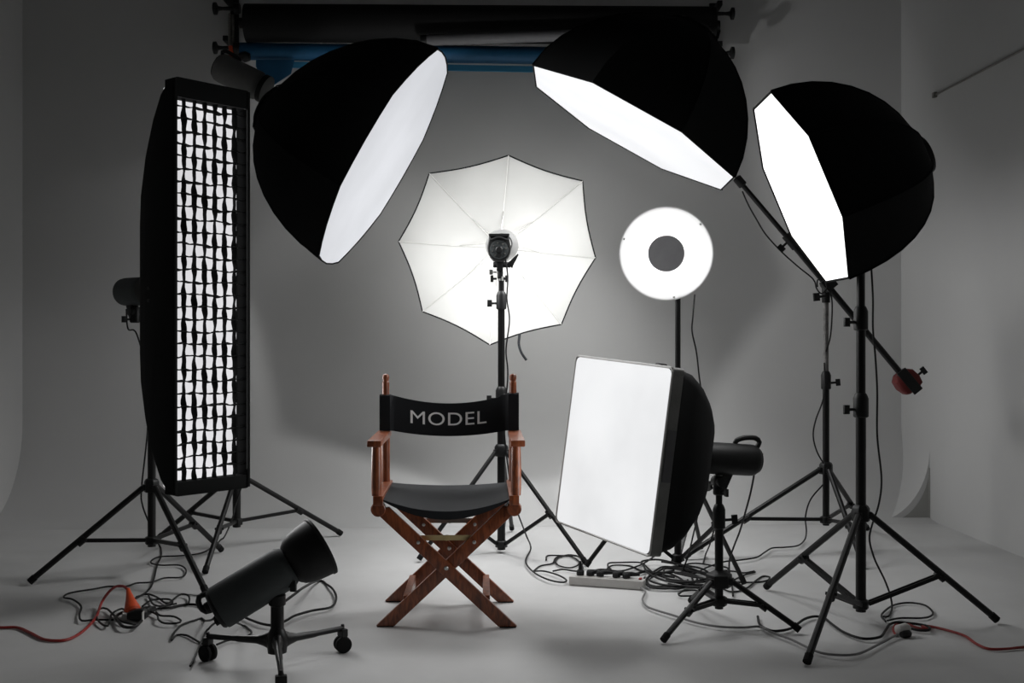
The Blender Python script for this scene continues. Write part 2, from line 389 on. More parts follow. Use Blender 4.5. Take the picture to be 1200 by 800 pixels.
def octabox(c, n, Rr, depth, label, glow, power, phase=22.5, p=1.65, q=.58, spread=140, core=None, sides=8, droop=0, bulge=0):
    c = V(c); n = V(n).normalized()
    rk = 1 if Rr > .5 else .8
    t = thing('octagonal_softbox', c-n*depth, label, 'softbox', 'octagonal softboxes')
    x, y = MB().frame(n); ph = math.radians(phase)
    def ringp(u, r, sub=4, sag=0):
        out = []; sub = 4
        for k in range(sides):
            a0 = ph+2*pi*k/sides; a1 = ph+2*pi*(k+1)/sides
            p0 = V((math.cos(a0), math.sin(a0))); p1 = V((math.cos(a1), math.sin(a1)))
            for j in range(sub):
                f = j/sub; w = (p0.lerp(p1, f))*r*(1-(sag-bulge)*math.sin(pi*f))
                out.append(c-n*u+x*w.x+y*w.y-V((0,0,droop*max(0, u/depth)**1.6)))
        return out
    N = 14; us = [depth*math.sin(pi/2*i/N) for i in range(N)]
    R_ = lambda u: max(.10*Rr/.5, Rr*(1-(u/depth)**p)**q)
    outer = [ringp(-.002, Rr*.993), ringp(0, Rr)]+[ringp(u, R_(u), sag=.012) for u in us[1:]]+[ringp(depth-.004, .085*rk)]
    inner = [ringp(max(u, .0), max(.07, R_(u)-.008)) for u in us[::-1]]+[ringp(-.002, Rr*.988)]
    sh = MB(); sh.loft(outer, caps=False); sh.loft([outer[-1], ringp(depth-.012, .075*rk)]+inner[1:], caps=False); sh.loft([inner[-1], outer[0]], caps=False)
    sh.build('shell', 'black', t, angle=20)
    df = MB(); rings = [ringp(.001, Rr*.986, 1), ringp(.003, Rr*.6, 1), ringp(.003, Rr*.3, 1)]
    df.loft(rings, caps=False, smooth=True)
    cc = c-n*.003; rg = rings[-1]; df.add([cc]+rg, [[0, i+1, (i+1) % len(rg)+1] for i in range(len(rg))], True)
    ob = df.build('diffuser', glow, t)
    hm = MB(); hp = ringp(-.001, Rr*.994, 1); 
    hm.tube(hp+[hp[0]], .003, 6)
    hm.build('hem', 'black', t)
    rb = MB()
    for k in range(sides):
        a = ph+2*pi*k/sides; 
        pts = [c-n*u-V((0,0,droop*(u/depth)**1.6))+(x*math.cos(a)+y*math.sin(a))*(R_(u)+.001) for u in [depth*math.sin(pi/2*i/10) for i in range(10)]]
        rb.tube(pts, .0035, 6)
    rb.build('seams', 'black', t)
    rg = MB(); rg.lathe(c-n*(depth+.012)-V((0,0,droop)), n, [(0,.07*rk),(0,.088*rk),(.022,.088*rk),(.022,.07*rk)], 28); rg.build('speed_ring', 'metal', t)
    add_area('softbox_lamp', c+n*.02, n, Rr*1.55, power, spread, parent=t)
    return t, c-n*depth-V((0,0,droop))

glow_a = glow_mat('lit_diffuser_soft', (.93, .95, 1.0), .58, .10, 1.6)
glow_b = glow_mat('lit_diffuser_bright', (.97, .98, 1.0), .82, .08, 2.2)
glow_c = glow_mat('lit_diffuser_full', (1, 1, 1), 1.7, .05, 2)
glow_strip = glow_mat('lit_strip_diffuser', (.98, .97, 1.0), .74, .16, 1.2)

c1 = P(452, 188, 5.3); n1 = normal_from(c1, (.866, 0, -.5), .21)
ob1, ap1 = octabox(c1, n1, .593, .67, 'black octagonal softbox upper left, glowing face turned down to the right', glow_a, 15, droop=.08, bulge=.045)
c2 = P(739, 152, 5.35); n2 = normal_from(c2, (-.494, 0, -.869), .185)
ob2, ap2 = octabox(c2, n2, .58, .63, 'black octagonal softbox tilted steeply downward on the boom, upper centre right', glow_b, 20, droop=.06)
c3 = P(937, 223, 4.05); n3 = normal_from(c3, (-.925, 0, -.386), .27)
ob3, ap3 = octabox(c3, n3, .387, .485, 'black octagonal softbox at the right with blown-out white face turned left', glow_c, 4.5, droop=.06, p=2.0, q=.5)

# flash heads ------------------------------------------------------
def flash(mount, d, r, L, label, matn='housing', shift=0, handle=True, hdir=(0,0,1), bracket=True, name='flash_head', back=.5, group=None, kside=1, clamp=True, hsize=1):
    """mount: where the axis passes above the stand; d: towards the front"""
    mount = V(mount); d = V(d).normalized()
    t = thing(name, mount-V((0,0,r+.06)), label, 'flash head', group)
    o = mount-d*L*back
    mb = MB(); mb.lathe(o, d, [(0,r*.7),(.004,r*.86),(.014,r*.97),(.03,r),(L-.03,r),(L-.02,r*.985),(L-.008,r*.9),(L,r*.8)], 32); mb.build('housing', matn, t)
    mb = MB(); mb.lathe(o-d*.006, d, [(0,r*.66),(.003,r*.8),(.012,r*.8)], 28)
    x, y = mb.frame(d); mb.build('rear_panel', 'plastic', t)
    mb = MB(); mb.lathe(o-d*.022, d, [(0,r*.22),(.003,r*.26),(.018,r*.26)], 16); mb.build('dial', 'plastic', t)
    for k in range(3):
        mb = MB(); mb.lathe(o-d*.011+x*r*.42*(k-1)+y*r*.45, d, [(0,r*.07),(.006,r*.08)], 10); mb.build('button', 'greysteel', t)
    mb = MB(); mb.lathe(o+d*(L-.001), d, [(0,r*.9),(.004,r*.98),(.03,r*.98),(.03,r*.7)], 32); mb.build('mount_ring', 'metal', t)
    if handle:
        h = V(hdir); h = (h-d*h.dot(d)).normalized(); k = hsize
        p0 = o+d*.004+h*r*.75; 
        pts = [p0, p0-d*.012+h*.03*k, p0+d*.008+h*.048*k, p0+d*.055+h*.045*k, p0+d*.085+h*.03*k, p0+d*.09+h*.008]
        MB().tube(smooth_path(pts, .01), .0095, 10).build('handle', 'plastic', t)
    if bracket:
        b = MB(); z = V((0,0,1)); side = d.cross(z).normalized()
        b.beam(mount-z*r*.8-d*.03, mount-z*(r+.05), .045, .03, side); b.lathe(mount-z*(r+.075), z, [(0,.018),(.005,.022),(.06,.022),(.075,.014)], 16)
        b.rod(mount-z*(r+.025)-side*.028, mount-z*(r+.025)+side*.028, .02, seg=16)
        b.build('swivel_bracket', 'plastic', t, bevel=.002)
        knob(t, mount-z*(r+.03)+side*.028*kside, side*kside+V((0,0,-.5)), .011, .06, 'tilt_lever')
        if clamp: knob(t, mount-z*(r+.06)-side*.02*kside, -side*kside, .01, .04, 'lock_knob')
    return t

# strobe of the left octabox
m1 = ap1-n1*.20
flash(P(281, 90, 5.47), V((.87,-.1,-.44)), .072, .25, 'grey flash head behind the left octagonal softbox', 'housing2', back=.5, hdir=(-.4,0,.9), hsize=.6, kside=-1)

# strip softbox ----------------------------------------------------
fc = V((-1.216, 4.51, 1.25)); ns = V((.76, -.65, 0)).normalized(); es = V((.65, .76, 0)).normalized(); zz = V((0,0,1))
hw, hh = .182, .83
ts = thing('strip_softbox', fc-ns*.4-V((0,0,.83)), 'tall black strip softbox with fabric grid, standing at the left', 'softbox')
def rrect(c, ax, ay, w, h, r, k=4):
    out = []
    for (sx, sy, a0) in ((1,1,0), (-1,1,90), (-1,-1,180), (1,-1,270)):
        for j in range(k+1):
            a = math.radians(a0+90*j/k)
            out.append(c+ax*(sx*(w-r)+math.cos(a)*r)+ay*(sy*(h-r)+math.sin(a)*r))
    return out
TILT = .028                              # the frame leans a little
def sy_(p): return p
secs = [(0, hw, hh), (.05, hw, hh), (.10, hw*.99, hh*.965), (.17, hw*.95, hh*.87), (.24, hw*.88, hh*.75), (.31, hw*.76, hh*.60), (.36, hw*.62, hh*.44), (.40, hw*.45, hh*.25), (.415, .06, .07)]
outer = [rrect(fc-ns*d, es, zz, w, h, min(.02+d*.3, w*.9)) for d, w, h in secs]
inner = [rrect(fc-ns*min(d, .4), es, zz, max(w-.006, .05), max(h-.006, .05), min(.02+d*.3, w*.85)) for d, w, h in secs[::-1]]
b = MB(); b.loft(outer, caps=False); b.loft(inner, caps=False); b.loft([inner[-1], outer[0]], caps=False, smooth=False); b.loft([outer[-1], inner[0]], caps=False)
b.build('shell', 'black', ts, angle=30)
rw = .022
fr = MB()
for sgn in (-1, 1):
    fr.box(fc+es*sgn*(hw-.009)-ns*.03, (.014, 2*hh-.01, .07), es, zz)
    lh = .075 if sgn > 0 else .052
    fr.box(fc+zz*sgn*(hh-.004-lh/2)-ns*.03, (2*hw-.01, lh, .062), es, zz)
fr.build('frame_lip', 'black', ts, bevel=.003)
d0 = .085
dm = MB(); dm.add(rrect(fc-ns*d0, es, zz, hw-.008, hh-.03, .01), [list(range(20))]); dm.build('diffuser', glow_strip, ts)
gr = MB(); gw, gh = hw-.014, hh-.055
NX, NZ = 7, 31; gd0, gd1 = .010, .036
def wob(i, s, amp): 
    return amp*(math.sin(i*1.3+s*7.1)+.6*math.sin(i*2.9+s*3.7)+.5*math.sin(i*.45+s*5.3))
for i in range(1, NX):
    e = -gw+2*gw*i/NX; N_ = 120; rings = []
    for k in range(N_+1):
        z = -gh+2*gh*k/N_; f = k/N_*NZ
        o1 = wob(f*1.7, i, .0030); o2 = wob(f*1.7, i+.35, .0032)
        c = fc+zz*z; w = .0018
        rings.append([c+es*(e+o1-w)-ns*gd0, c+es*(e+o1+w)-ns*gd0, c+es*(e+o2+w)-ns*gd1, c+es*(e+o2-w)-ns*gd1])
    gr.loft(rings)
for j in range(1, NZ):
    z0 = -gh+2*gh*j/NZ; N_ = 36; rings = []
    ph_ = random.uniform(0, 6)
    for k in range(N_+1):
        e = -gw+2*gw*k/N_; f = k/N_*NX
        sag = -.006*abs(math.sin(pi*f))*(.4+.6*math.sin(j*2.3+int(f)*1.9)**2)
        o1 = wob(f*1.1, j*.7+ph_, .0020)+sag; o2 = o1+.004*math.sin(j*1.7+f); w = .0022
        c = fc+es*e
        rings.append([c+zz*(z0+o1-w)-ns*gd0, c+zz*(z0+o1+w)-ns*gd0, c+zz*(z0+o2+w)-ns*gd1, c+zz*(z0+o2-w)-ns*gd1])
    gr.loft(rings)
gr.build('fabric_grid', 'black', ts)
rg = MB(); rg.lathe(fc-ns*.445, ns, [(0,.06),(0,.082),(.035,.082),(.035,.06)], 28); rg.build('speed_ring', 'metal', ts)
mb = MB(); mb.box(fc-ns*.2-es*(hw*.93), (.004, .02, .012), es, ns); mb.box(fc-ns*.2-es*(hw*.93)-zz*.05, (.004, .02, .012), es, ns); mb.build('vent_flap', 'plastic', ts)
add_area('strip_lamp', fc-ns*.004, ns, .33, 9, 120, 'RECTANGLE', 1.5, parent=ts)
flash(fc-ns*.555-es*.02, ns, .062, .19, 'dark grey flash head behind the strip softbox', 'housing', handle=False, back=.5, kside=-1)

# square softbox ---------------------------------------------------
TL, TR, BR, BL = P(672,417,4.10), P(787,430,3.60), P(765,654,3.56), P(657,611,4.06)
ctr = (TL+TR+BR+BL)/4
ex = ((TR-TL)+(BR-BL)).normalized(); ez = ((TL-BL)+(TR-BR)); ez = (ez-ex*ez.dot(ex)).normalized(); nq = ex.cross(ez).normalized()
if nq.dot(cam_dir(ctr)) < 0: nq = -nq
qw = ((TR-TL).length+(BR-BL).length)/4; qh = ((TL-BL).length+(TR-BR).length)/4
tq = thing('square_softbox', ctr-nq*.3-V((0,0,.3)), 'square black softbox with bright white face low at the centre right', 'softbox')
secs = [(0, 1.0), (.045, 1.0), (.05, .99), (.11, .96), (.18, .87), (.25, .73), (.31, .56), (.345, .37), (.355, .27)]
outer = [rrect(ctr-nq*d, ex, ez, qw*k, qh*k, .012+d*.35*k) for d, k in secs]
inner = [rrect(ctr-nq*min(d, .35), ex, ez, qw*k-.007, qh*k-.007, .012+d*.35*k) for d, k in secs[::-1]]
b = MB(); b.loft(outer, caps=False); b.loft(inner, caps=False); b.loft([inner[-1], outer[0]], caps=False, smooth=False); b.loft([outer[-1], inner[0]], caps=False)
b.build('shell', 'black', tq, angle=30)
bd = MB()
bd.loft([rrect(ctr-nq*.001, ex, ez, qw+.002, qh+.002, .013), rrect(ctr-nq*.042, ex, ez, qw+.002, qh+.002, .013), rrect(ctr-nq*.042, ex, ez, qw-.001, qh-.001, .013)], caps=False)
bd.build('velcro_band', 'band', tq)
dm = MB(); base = rrect(ctr+nq*.004, ex, ez, qw-.004, qh-.004, .02); mid = rrect(ctr+nq*.012, ex, ez, qw*.6, qh*.6, .02)
dm.loft([base, mid], caps=False); dm.add(mid, [list(range(20))], True); dm.build('diffuser', glow_mat('lit_square_diffuser', (.98,.99,1), .80, .07, 3), tq)
hm = MB(); rp = rrect(ctr+nq*.003, ex, ez, qw, qh, .013); hm.tube(rp+[rp[0]], .004, 6); hm.build('hem', 'white_plastic', tq)
tab = MB(); tab.box(ctr-nq*.022+ex*(qw+.004)+ez*.02, (.002, .034, .17), ex, nq); tab.build('side_tab', 'greypaper', tq)
rg = MB(); rg.lathe(ctr-nq*.375, nq, [(0,.06),(0,.085),(.035,.085),(.035,.06)], 28); rg.build('speed_ring', 'metal', tq)
tb = MB(); tb.box(ctr-nq*.09+ez*(qh*.985)+ex*qw*.35, (.03, .03, .03), ex, nq); tb.build('rod_pocket', 'plastic', tq, bevel=.004)
add_area('softbox_lamp', ctr+nq*.03, nq, qw*1.7, 2.2, 150, 'SQUARE', parent=tq)
sq = ctr-nq*.45; sq = V((S5[0], S5[1], 0))+V((0,0,.645))
flash(sq-V((0,0,.035)), (ctr-nq*.3+V((0,0,-.005))-(sq-V((0,0,.035)))), .058, .235, 'black flash head with top handle on the short stand behind the square softbox', 'plastic', back=.66, hsize=.8, kside=1)

# ------------------------------------------------------------------ umbrella
hub_u = P(586, 290, 6.12); rimY = 5.86
verts = [(596,182), (683,212), (698,302), (658,380), (574,404), (495,365), (467,283), (503,203)]
rimp = [P(x, y, rimY) for x, y in verts]
tu = thing('umbrella', hub_u, 'white photo umbrella with thin black rim, open towards the camera', 'umbrella')
def upt(k, f, s):      # k: gore, f: 0..1 across the gore, s: 0 hub..1 rim
    a = rimp[k]; b = rimp[(k+1) % 8]
    def rib(p, s): 
        q = hub_u.lerp(p, s); q.y = hub_u.y-(hub_u.y-p.y)*(s**1.9); return q
    p = rib(a, s).lerp(rib(b, s), f)
    sag = math.sin(pi*f)*s
    p = p+(hub_u-p)*(.026*sag*s)
    p.y += .012*math.sin(pi*f)*math.sin(pi*min(1, s*.9))
    return p
cn = MB()
for k in range(8):
    NF, NS = 8, 12; vs = [upt(k, i/NF, .02+.98*j/NS) for j in range(NS+1) for i in range(NF+1)]
    fs = [[j*(NF+1)+i, j*(NF+1)+i+1, (j+1)*(NF+1)+i+1, (j+1)*(NF+1)+i] for j in range(NS) for i in range(NF)]
    cn.add(vs, fs, True)
cn.build('canopy', 'umbrella', tu, angle=12)
for k in range(8):
    MB().tube([upt(k, 0, .03+.97*j/12)+V((0,-.005,0)) for j in range(13)], .0024, 6).build('rib', 'steel', tu)
    MB().rod(upt(k, 0, 0.42)+V((0,-.004,0)), V((hub_u.x, 5.78, hub_u.z)), .0016, seg=6).build('strut', 'steel', tu)
pp = []
for k in range(8): pp += [upt(k, i/8, 1.0) for i in range(8)]
MB().tube(pp+[pp[0]], .0042, 6).build('rim_piping', 'black', tu)
MB().rod(hub_u+V((0,.02,0)), V((hub_u.x, 5.40, hub_u.z)), .0045, seg=10).build('shaft', 'steel', tu)
MB().lathe(hub_u+V((0,.03,0)), (0,-1,0), [(0,.012),(.01,.022),(.04,.022),(.045,.008)], 14).build('top_cap', 'plastic', tu)
s0 = pp[32+6]
MB().tube(smooth_path([P(609, 391, 5.87), P(608, 403, 5.86), P(611, 413, 5.85), P(617, 422, 5.85)], .01), .007, 8).build('closing_strap', 'canvas', tu)

# umbrella flash seen from behind
fx, fz = (585-CX)/F*5.33, CAMZ-(289-HY)/F*5.33
tf = thing('flash_head', (fx, 5.41, fz-.10), 'small flash head firing into the umbrella, round control panel facing camera', 'flash head')
def shield(s):
    pts = []
    for k in range(25):
        a = -pi-.25+(pi+.5)*k/24
        pts.append((math.cos(a)*.056*s, math.sin(a)*.066*s-.006))
    return pts+[(.046*s, .060*s), (-.046*s, .060*s)]
mb = MB(); mb.loft([[V((fx+x, y, fz+z)) for x, z in shield(k)] for y, k in ((5.285, .93), (5.292, 1), (5.46, 1), (5.465, .9))], smooth=False)
mb.build('housing', 'plastic', tf, bevel=.003)
mb = MB(); mb.lathe((fx, 5.284, fz-.018), (0,1,0), [(0,.044),(.004,.047),(.01,.047)], 28); mb.build('control_panel', 'housing', tf)
mb = MB(); mb.lathe((fx, 5.268, fz-.018), (0,1,0), [(0,.013),(.003,.016),(.018,.018)], 20); mb.lathe((fx, 5.274, fz-.044), (0,1,0), [(0,.012),(.012,.013)], 16); mb.build('dial', 'plastic', tf)
for k in range(8):
    a = 2*pi*k/8+.2
    MB().lathe((fx+math.cos(a)*.033, 5.278, fz-.018+math.sin(a)*.033), (0,1,0), [(0,.0035),(.008,.004)], 8).build('button', 'greysteel', tf)
mb = MB(); mb.box((fx, 5.287, fz+.052), (.098, .03, .012)); mb.tube(smooth_path([(fx-.044, 5.28, fz+.048), (fx-.040, 5.275, fz+.030), (fx, 5.268, fz+.040), (fx+.040, 5.275, fz+.030), (fx+.044, 5.28, fz+.048)], .01), .0045, 8); mb.build('carry_handle', 'plastic', tf, bevel=.002)
rf = MB(); o_ = V((fx+.012, 5.43, fz+.022))
rf.lathe(o_, (0,1,0), [(0,.045),(.0,.052),(.02,.058),(.07,.074),(.10,.082),(.10,.079),(.07,.071),(.02,.054)], 36, caps=False); rf.build('reflector', 'silver', tf)
MB().ball((fx+.012, 5.475, fz+.022), .022).build('flash_tube', 'lamp', tf)
mb = MB(); mb.box((fx+.002, 5.40, fz-.088), (.03, .05, .05)); mb.rod((fx-.03, 5.40, fz-.082), (fx+.055, 5.40, fz-.082), .014); mb.rod((fx+.004, 5.405, fz-.15), (fx+.004, 5.405, fz-.09), .014)
mb.build('swivel_bracket', 'plastic', tf, bevel=.003)
mb = MB(); mb.add([V((fx+.04, 5.385, fz-.075)), V((fx+.062, 5.385, fz-.10)), V((fx+.068, 5.385, fz-.085)), V((fx+.094, 5.385, fz-.035)), V((fx+.090, 5.385, fz-.028)),
      V((fx+.04, 5.40, fz-.075)), V((fx+.062, 5.40, fz-.10)), V((fx+.068, 5.40, fz-.085)), V((fx+.094, 5.40, fz-.035)), V((fx+.090, 5.40, fz-.028))],
      [[0,1,2,3,4],[9,8,7,6,5],[0,5,6,1],[1,6,7,2],[2,7,8,3],[3,8,9,4],[4,9,5,0]]); mb.build('tilt_lever', 'plastic', tf, bevel=.002)
knob(tf, V((fx-.012, 5.40, fz-.118)), (-1,0,0), .009, .035, 'lock_knob', 'steel'); knob(tf, V((fx-.012, 5.40, fz-.150)), (-1,0,0), .012, .030, 'lock_knob'); knob(tf, V((fx+.016, 5.40, fz-.150)), (1,0,0), .012, .022, 'lock_knob')
add_area('umbrella_lamp', (fx+.012, 5.50, fz+.022), (0, 1, -.06), .07, 13.5, 156, parent=tf)

# ------------------------------------------------------------------ beauty dish
dc = P(780.5, 297, 4.88); nd = (cam_dir(dc)+V((-.03,0,0))).normalized()
td = thing('beauty_dish', dc-nd*.16, 'round white beauty dish with grey centre disc facing the camera', 'beauty dish')
mb = MB(); 
outp = [(-.165,.062),(-.16,.08),(-.13,.115),(-.08,.160),(-.03,.194),(0,.204),(.004,.207)]
inp = [(.004,.203),(0,.199),(-.03,.188),(-.08,.155),(-.13,.110),(-.155,.075),(-.158,.055)]
mb.lathe(dc, nd, outp+inp, 64, caps=False); mb.build('dish', 'white', td)
mb = MB(); mb.lathe(dc, nd, [(-.052,.0),(-.050,.078),(-.046,.081),(-.043,.078),(-.043,.0)], 40, caps=False); mb.build('deflector', 'deflector', td)
x, y = MB().frame(nd)
for a in (20, 140, 260):
    q = math.radians(a); e = x*math.cos(q)+y*math.sin(q)
    MB().rod(dc-nd*.155+e*.055, dc-nd*.05+e*.066, .0025, seg=6).build('strut', 'steel', td)
    MB().lathe(dc+e*.198-nd*.006, -e, [(0,.005),(.006,.005)], 10).build('clip', 'steel', td)
MB().ball(dc-nd*.125, .024).build('flash_tube', 'lamp', td)
MB().lathe(dc-nd*.20, nd, [(0,.05),(0,.066),(.04,.066),(.04,.05)], 28).build('speed_ring', 'metal', td)
L = bpy.data.lights.new('beauty_lamp', 'POINT'); L.energy = 1.25; L.shadow_soft_size = .028
lo = bpy.data.objects.new('beauty_lamp', L); COL.objects.link(lo); lo.location = dc-nd*.088-Vector_world(td); lo.parent = td
flash(dc-nd*.33+V((.0,0,0)), nd, .060, .24, 'black flash head hidden behind the beauty dish', 'plastic', handle=False, back=.5)

# ------------------------------------------------------------------ boom arm
a = P(1056, 438, 5.42); bnd = P(869, 217, 5.42); piv = P(972, 338, 5.42)
piv = V((S6[0]-.0, 5.375, P(968,333,5.42).z))
a = P(1056, 438, 5.36); bnd = P(868, 214, 5.44); dv = (bnd-a).normalized()
tb = thing('boom_arm', piv, 'slanting black boom arm with red weight at its lower end, right side', 'boom arm')
midp = P(925, 281, 5.40)
MB().rod(a, midp, .0155, seg=14).build('outer_tube', 'metal', tb)
MB().rod(midp, bnd, .0120, seg=14).build('inner_tube', 'metal', tb)
MB().rod(midp-dv*.05, midp+dv*.03, .021, seg=14).build('clamp_collar', 'plastic', tb)
knob(tb, midp+V((-.012,-.005,-.012)), (-.7,0,-.7), .013, .05, 'clamp_knob')
mb = MB(); mb.box(piv, (.06, .05, .06), dv, (0,1,0)); mb.rod(piv+V((0,-.035,0)), piv+V((0,.07,0)), .024, seg=16); mb.rod(piv+V((0,.045,-.09)), piv+V((0,.045,0)), .02, seg=14)
mb.build('pivot_clamp', 'plastic', tb, bevel=.003)
knob(tb, piv+V((-.02,-.02,-.06)), (-1,-.2,-.1), .014, .06, 'clamp_knob')
w = MB(); pc = P(1062, 446, 5.35)
w.loft([rrect(pc+dv*s, V((0,1,0)), dv.cross(V((0,1,0))), .045*k, .055*k, .015*k) for s, k in ((-.055,.6),(-.045,.9),(-.01,1.05),(.03,.95),(.05,.6))])
w = w.build('counterweight', 'red', tb)
mb = MB(); mb.box(pc+V((-.0,-.048,0)), (.13, .012, .05), dv, (0,1,0)); mb.box(pc+V((.0,0,0)), (.10, .104, .045), dv, (0,1,0)); mb.build('strap', 'plastic', w, bevel=.004)
knob(tb, pc+dv*-.01+V((.045,-.01,.035)), (.9,0,.7), .013, .045, 'end_knob')
MB().lathe(bnd-dv*.02, dv, [(0,.018),(.004,.022),(.05,.022),(.055,.012)], 14).build('tip_clamp', 'plastic', tb)

# ------------------------------------------------------------------ director chair
MC = Matrix.Translation((-.243, 4.215, 0)) @ Matrix.Rotation(math.radians(1.6), 4, 'Z')
tc = thing('director_chair', (-.243, 4.215, 0), "folding wooden director chair with black canvas seat and back reading MODEL", 'chair')
def C(): return MB(MC)
YF, YR = -.19, .19
for k, yy in (('front', YF), ('rear', YR)):
    for sgn in (-1, 1):
        off = -.011 if sgn > 0 else .011        # the two boards of an X lie one behind the other
        mb = C(); xa, xb, wv = -sgn*.240, sgn*.222, .034
        qd = [(xa-wv, .436), (xa+wv, .436), (xb+wv, .004), (xb-wv, .004)]
        mb.loft([[V((x, yy+off-.012, z)) for x, z in qd], [V((x, yy+off+.012, z)) for x, z in qd]], smooth=False); leg = mb.build('leg', 'wood', tc, bevel=.003)
        mb = C(); mb.box((xb, yy+off, .002), (.060, .020, .004)); mb.build('foot_tip', 'rubber', leg)
        for (xx, zq) in ((-sgn*.101, .310), ):
            mb = C(); mb.lathe((xx, yy-.026, zq), (0,1,0), [(0,.003),(.002,.0065),(.008,.0065)], 12); mb.build('bolt', 'steel', leg)
    mb = C(); mb.lathe((0, yy-.028, .217), (0,1,0), [(0,.004),(.003,.008),(.056,.008)], 12); mb.build('pivot_bolt', 'steel', tc)
    mb = C(); zb = .318
    mb.box((-.052, yy+.026, zb), (.108, .003, .019)); mb.box((.052, yy+.026, zb), (.108, .003, .019)); mb.rod((0, yy+.018, zb), (0, yy+.034, zb), .010); mb.build('folding_brace', 'brass' if k == 'front' else 'greysteel', tc)
for sgn in (-1, 1):
    mb = C(); mb.box((sgn*.145, 0, .088), (.026, .36, .045)); mb.build('foot_rail', 'wood', tc, bevel=.004)
    mb = C(); mb.box((sgn*.245, 0, .462), (.036, .455, .036)); mb.build('seat_rail', 'wood', tc, bevel=.004)
    mb = C()                                    # rounded leg head that hinges under the rail
    mb.lathe((sgn*.245, YF-.026, .430), (0,1,0), [(0,.024),(.003,.027),(.03,.027)], 20); mb.build('hinge_block', 'wood', tc)
    mb = C(); mb.lathe((sgn*.245, YR-.01, .430), (0,1,0), [(0,.024),(.003,.027),(.03,.027)], 20); mb.build('hinge_block', 'wood', tc)
    mb = C(); mb.lathe((sgn*.252, YF-.012, .478), (0,0,1), [(0,.017),(.02,.0185),(.09,.019),(.16,.0175),(.182,.016)], 20); mb.build('front_post', 'wood', tc)
    mb = C(); mb.lathe((sgn*.252, YR-.005, .478), (0,0,1), [(0,.017),(.19,.0165),(.21,.0145),(.395,.0140),(.397,.012),(.403,.012),(.406,.0140),(.416,.0140),(.424,.011),(.427,.004)], 20); mb.build('back_post', 'wood', tc)
    mb = C(); mb.box((sgn*.258, -.01, .668), (.052, .455, .024)); mb.build('armrest', 'wood', tc, bevel=.005)
# back canvas: sleeves round the posts, slack between them
def back_ring(u):
    x = -.275+.55*u; q = min(1, abs(x)/.235); s = 1-q*q
    dz = -.038*s; dy = .030*s
    return x, dy, dz
mb = C(); rings = []
for i in range(41):
    u = i/40; x, dy, dz = back_ring(u); y = YR-.005+dy; th = .004 if abs(x) < .225 else .020
    zt, zb = .824+dz, .682+dz*.7
    if x > .2: zt += .006
    rings.append([V((x, y-th, zb)), V((x, y-th, zt-.004)), V((x, y-th*.5, zt)), V((x, y+th*.5, zt)), V((x, y+th, zt-.004)), V((x, y+th, zb))])
mb.loft(rings); back = mb.build('back_canvas', 'canvas', tc, angle=40)
# lettering on the canvas
cu = bpy.data.curves.new('lettering_outline', 'FONT'); cu.body = 'MODEL'; cu.size = .074; cu.extrude = .0006; cu.align_x = 'CENTER'; cu.resolution_u = 5; cu.space_character = 1.06
ot = bpy.data.objects.new('lettering_outline', cu); COL.objects.link(ot); bpy.context.view_layer.update()
me = bpy.data.meshes.new_from_object(ot.evaluated_get(bpy.context.evaluated_depsgraph_get()))
bpy.data.objects.remove(ot)
bm = bmesh.new(); bm.from_mesh(me)
bmesh.ops.triangulate(bm, faces=bm.faces)
bmesh.ops.subdivide_edges(bm, edges=[e for e in bm.edges if e.calc_length() > .02], cuts=2)
xs = [v.co.x for v in bm.verts]; w0 = (max(xs)-min(xs)); xc = (max(xs)+min(xs))/2; base = Vector_world(tc)
for v in bm.verts:
    x = (v.co.x-xc)*(.302/w0)-.004; q = min(1, abs(x)/.235); s = 1-q*q
    v.co = MC @ V((x, YR-.005+.030*s-.0048-v.co.z, .7245+v.co.y-.026*s)) - base
bm.to_mesh(me); bm.free(); me.materials.clear(); me.materials.append(M['print'])
lt = bpy.data.objects.new('lettering', me); COL.objects.link(lt); lt.parent = tc; tag(lt, 'white capital letters spelling MODEL')
# seat canvas
mb = C(); rings = []
for i in range(31):
    u = i/30; x = -.262+.524*u; q = min(1, abs(x)/.235); s = 1-q*q
    r_ = []
    for yv, zo in ((-.215, -.004), (-.12, 0), (0, 0), (.12, .0), (.195, .002)):
        fr_ = (.195-yv)/.41
        r_.append(V((x, yv, .472-(.012+.034*fr_)*s+zo)))
    r2 = [p-V((0, 0, .004+.026*s)) for p in r_[::-1]]
    rings.append(r_+r2)
mb.loft(rings); mb.build('seat_canvas', 'seatcanvas', tc, angle=50)

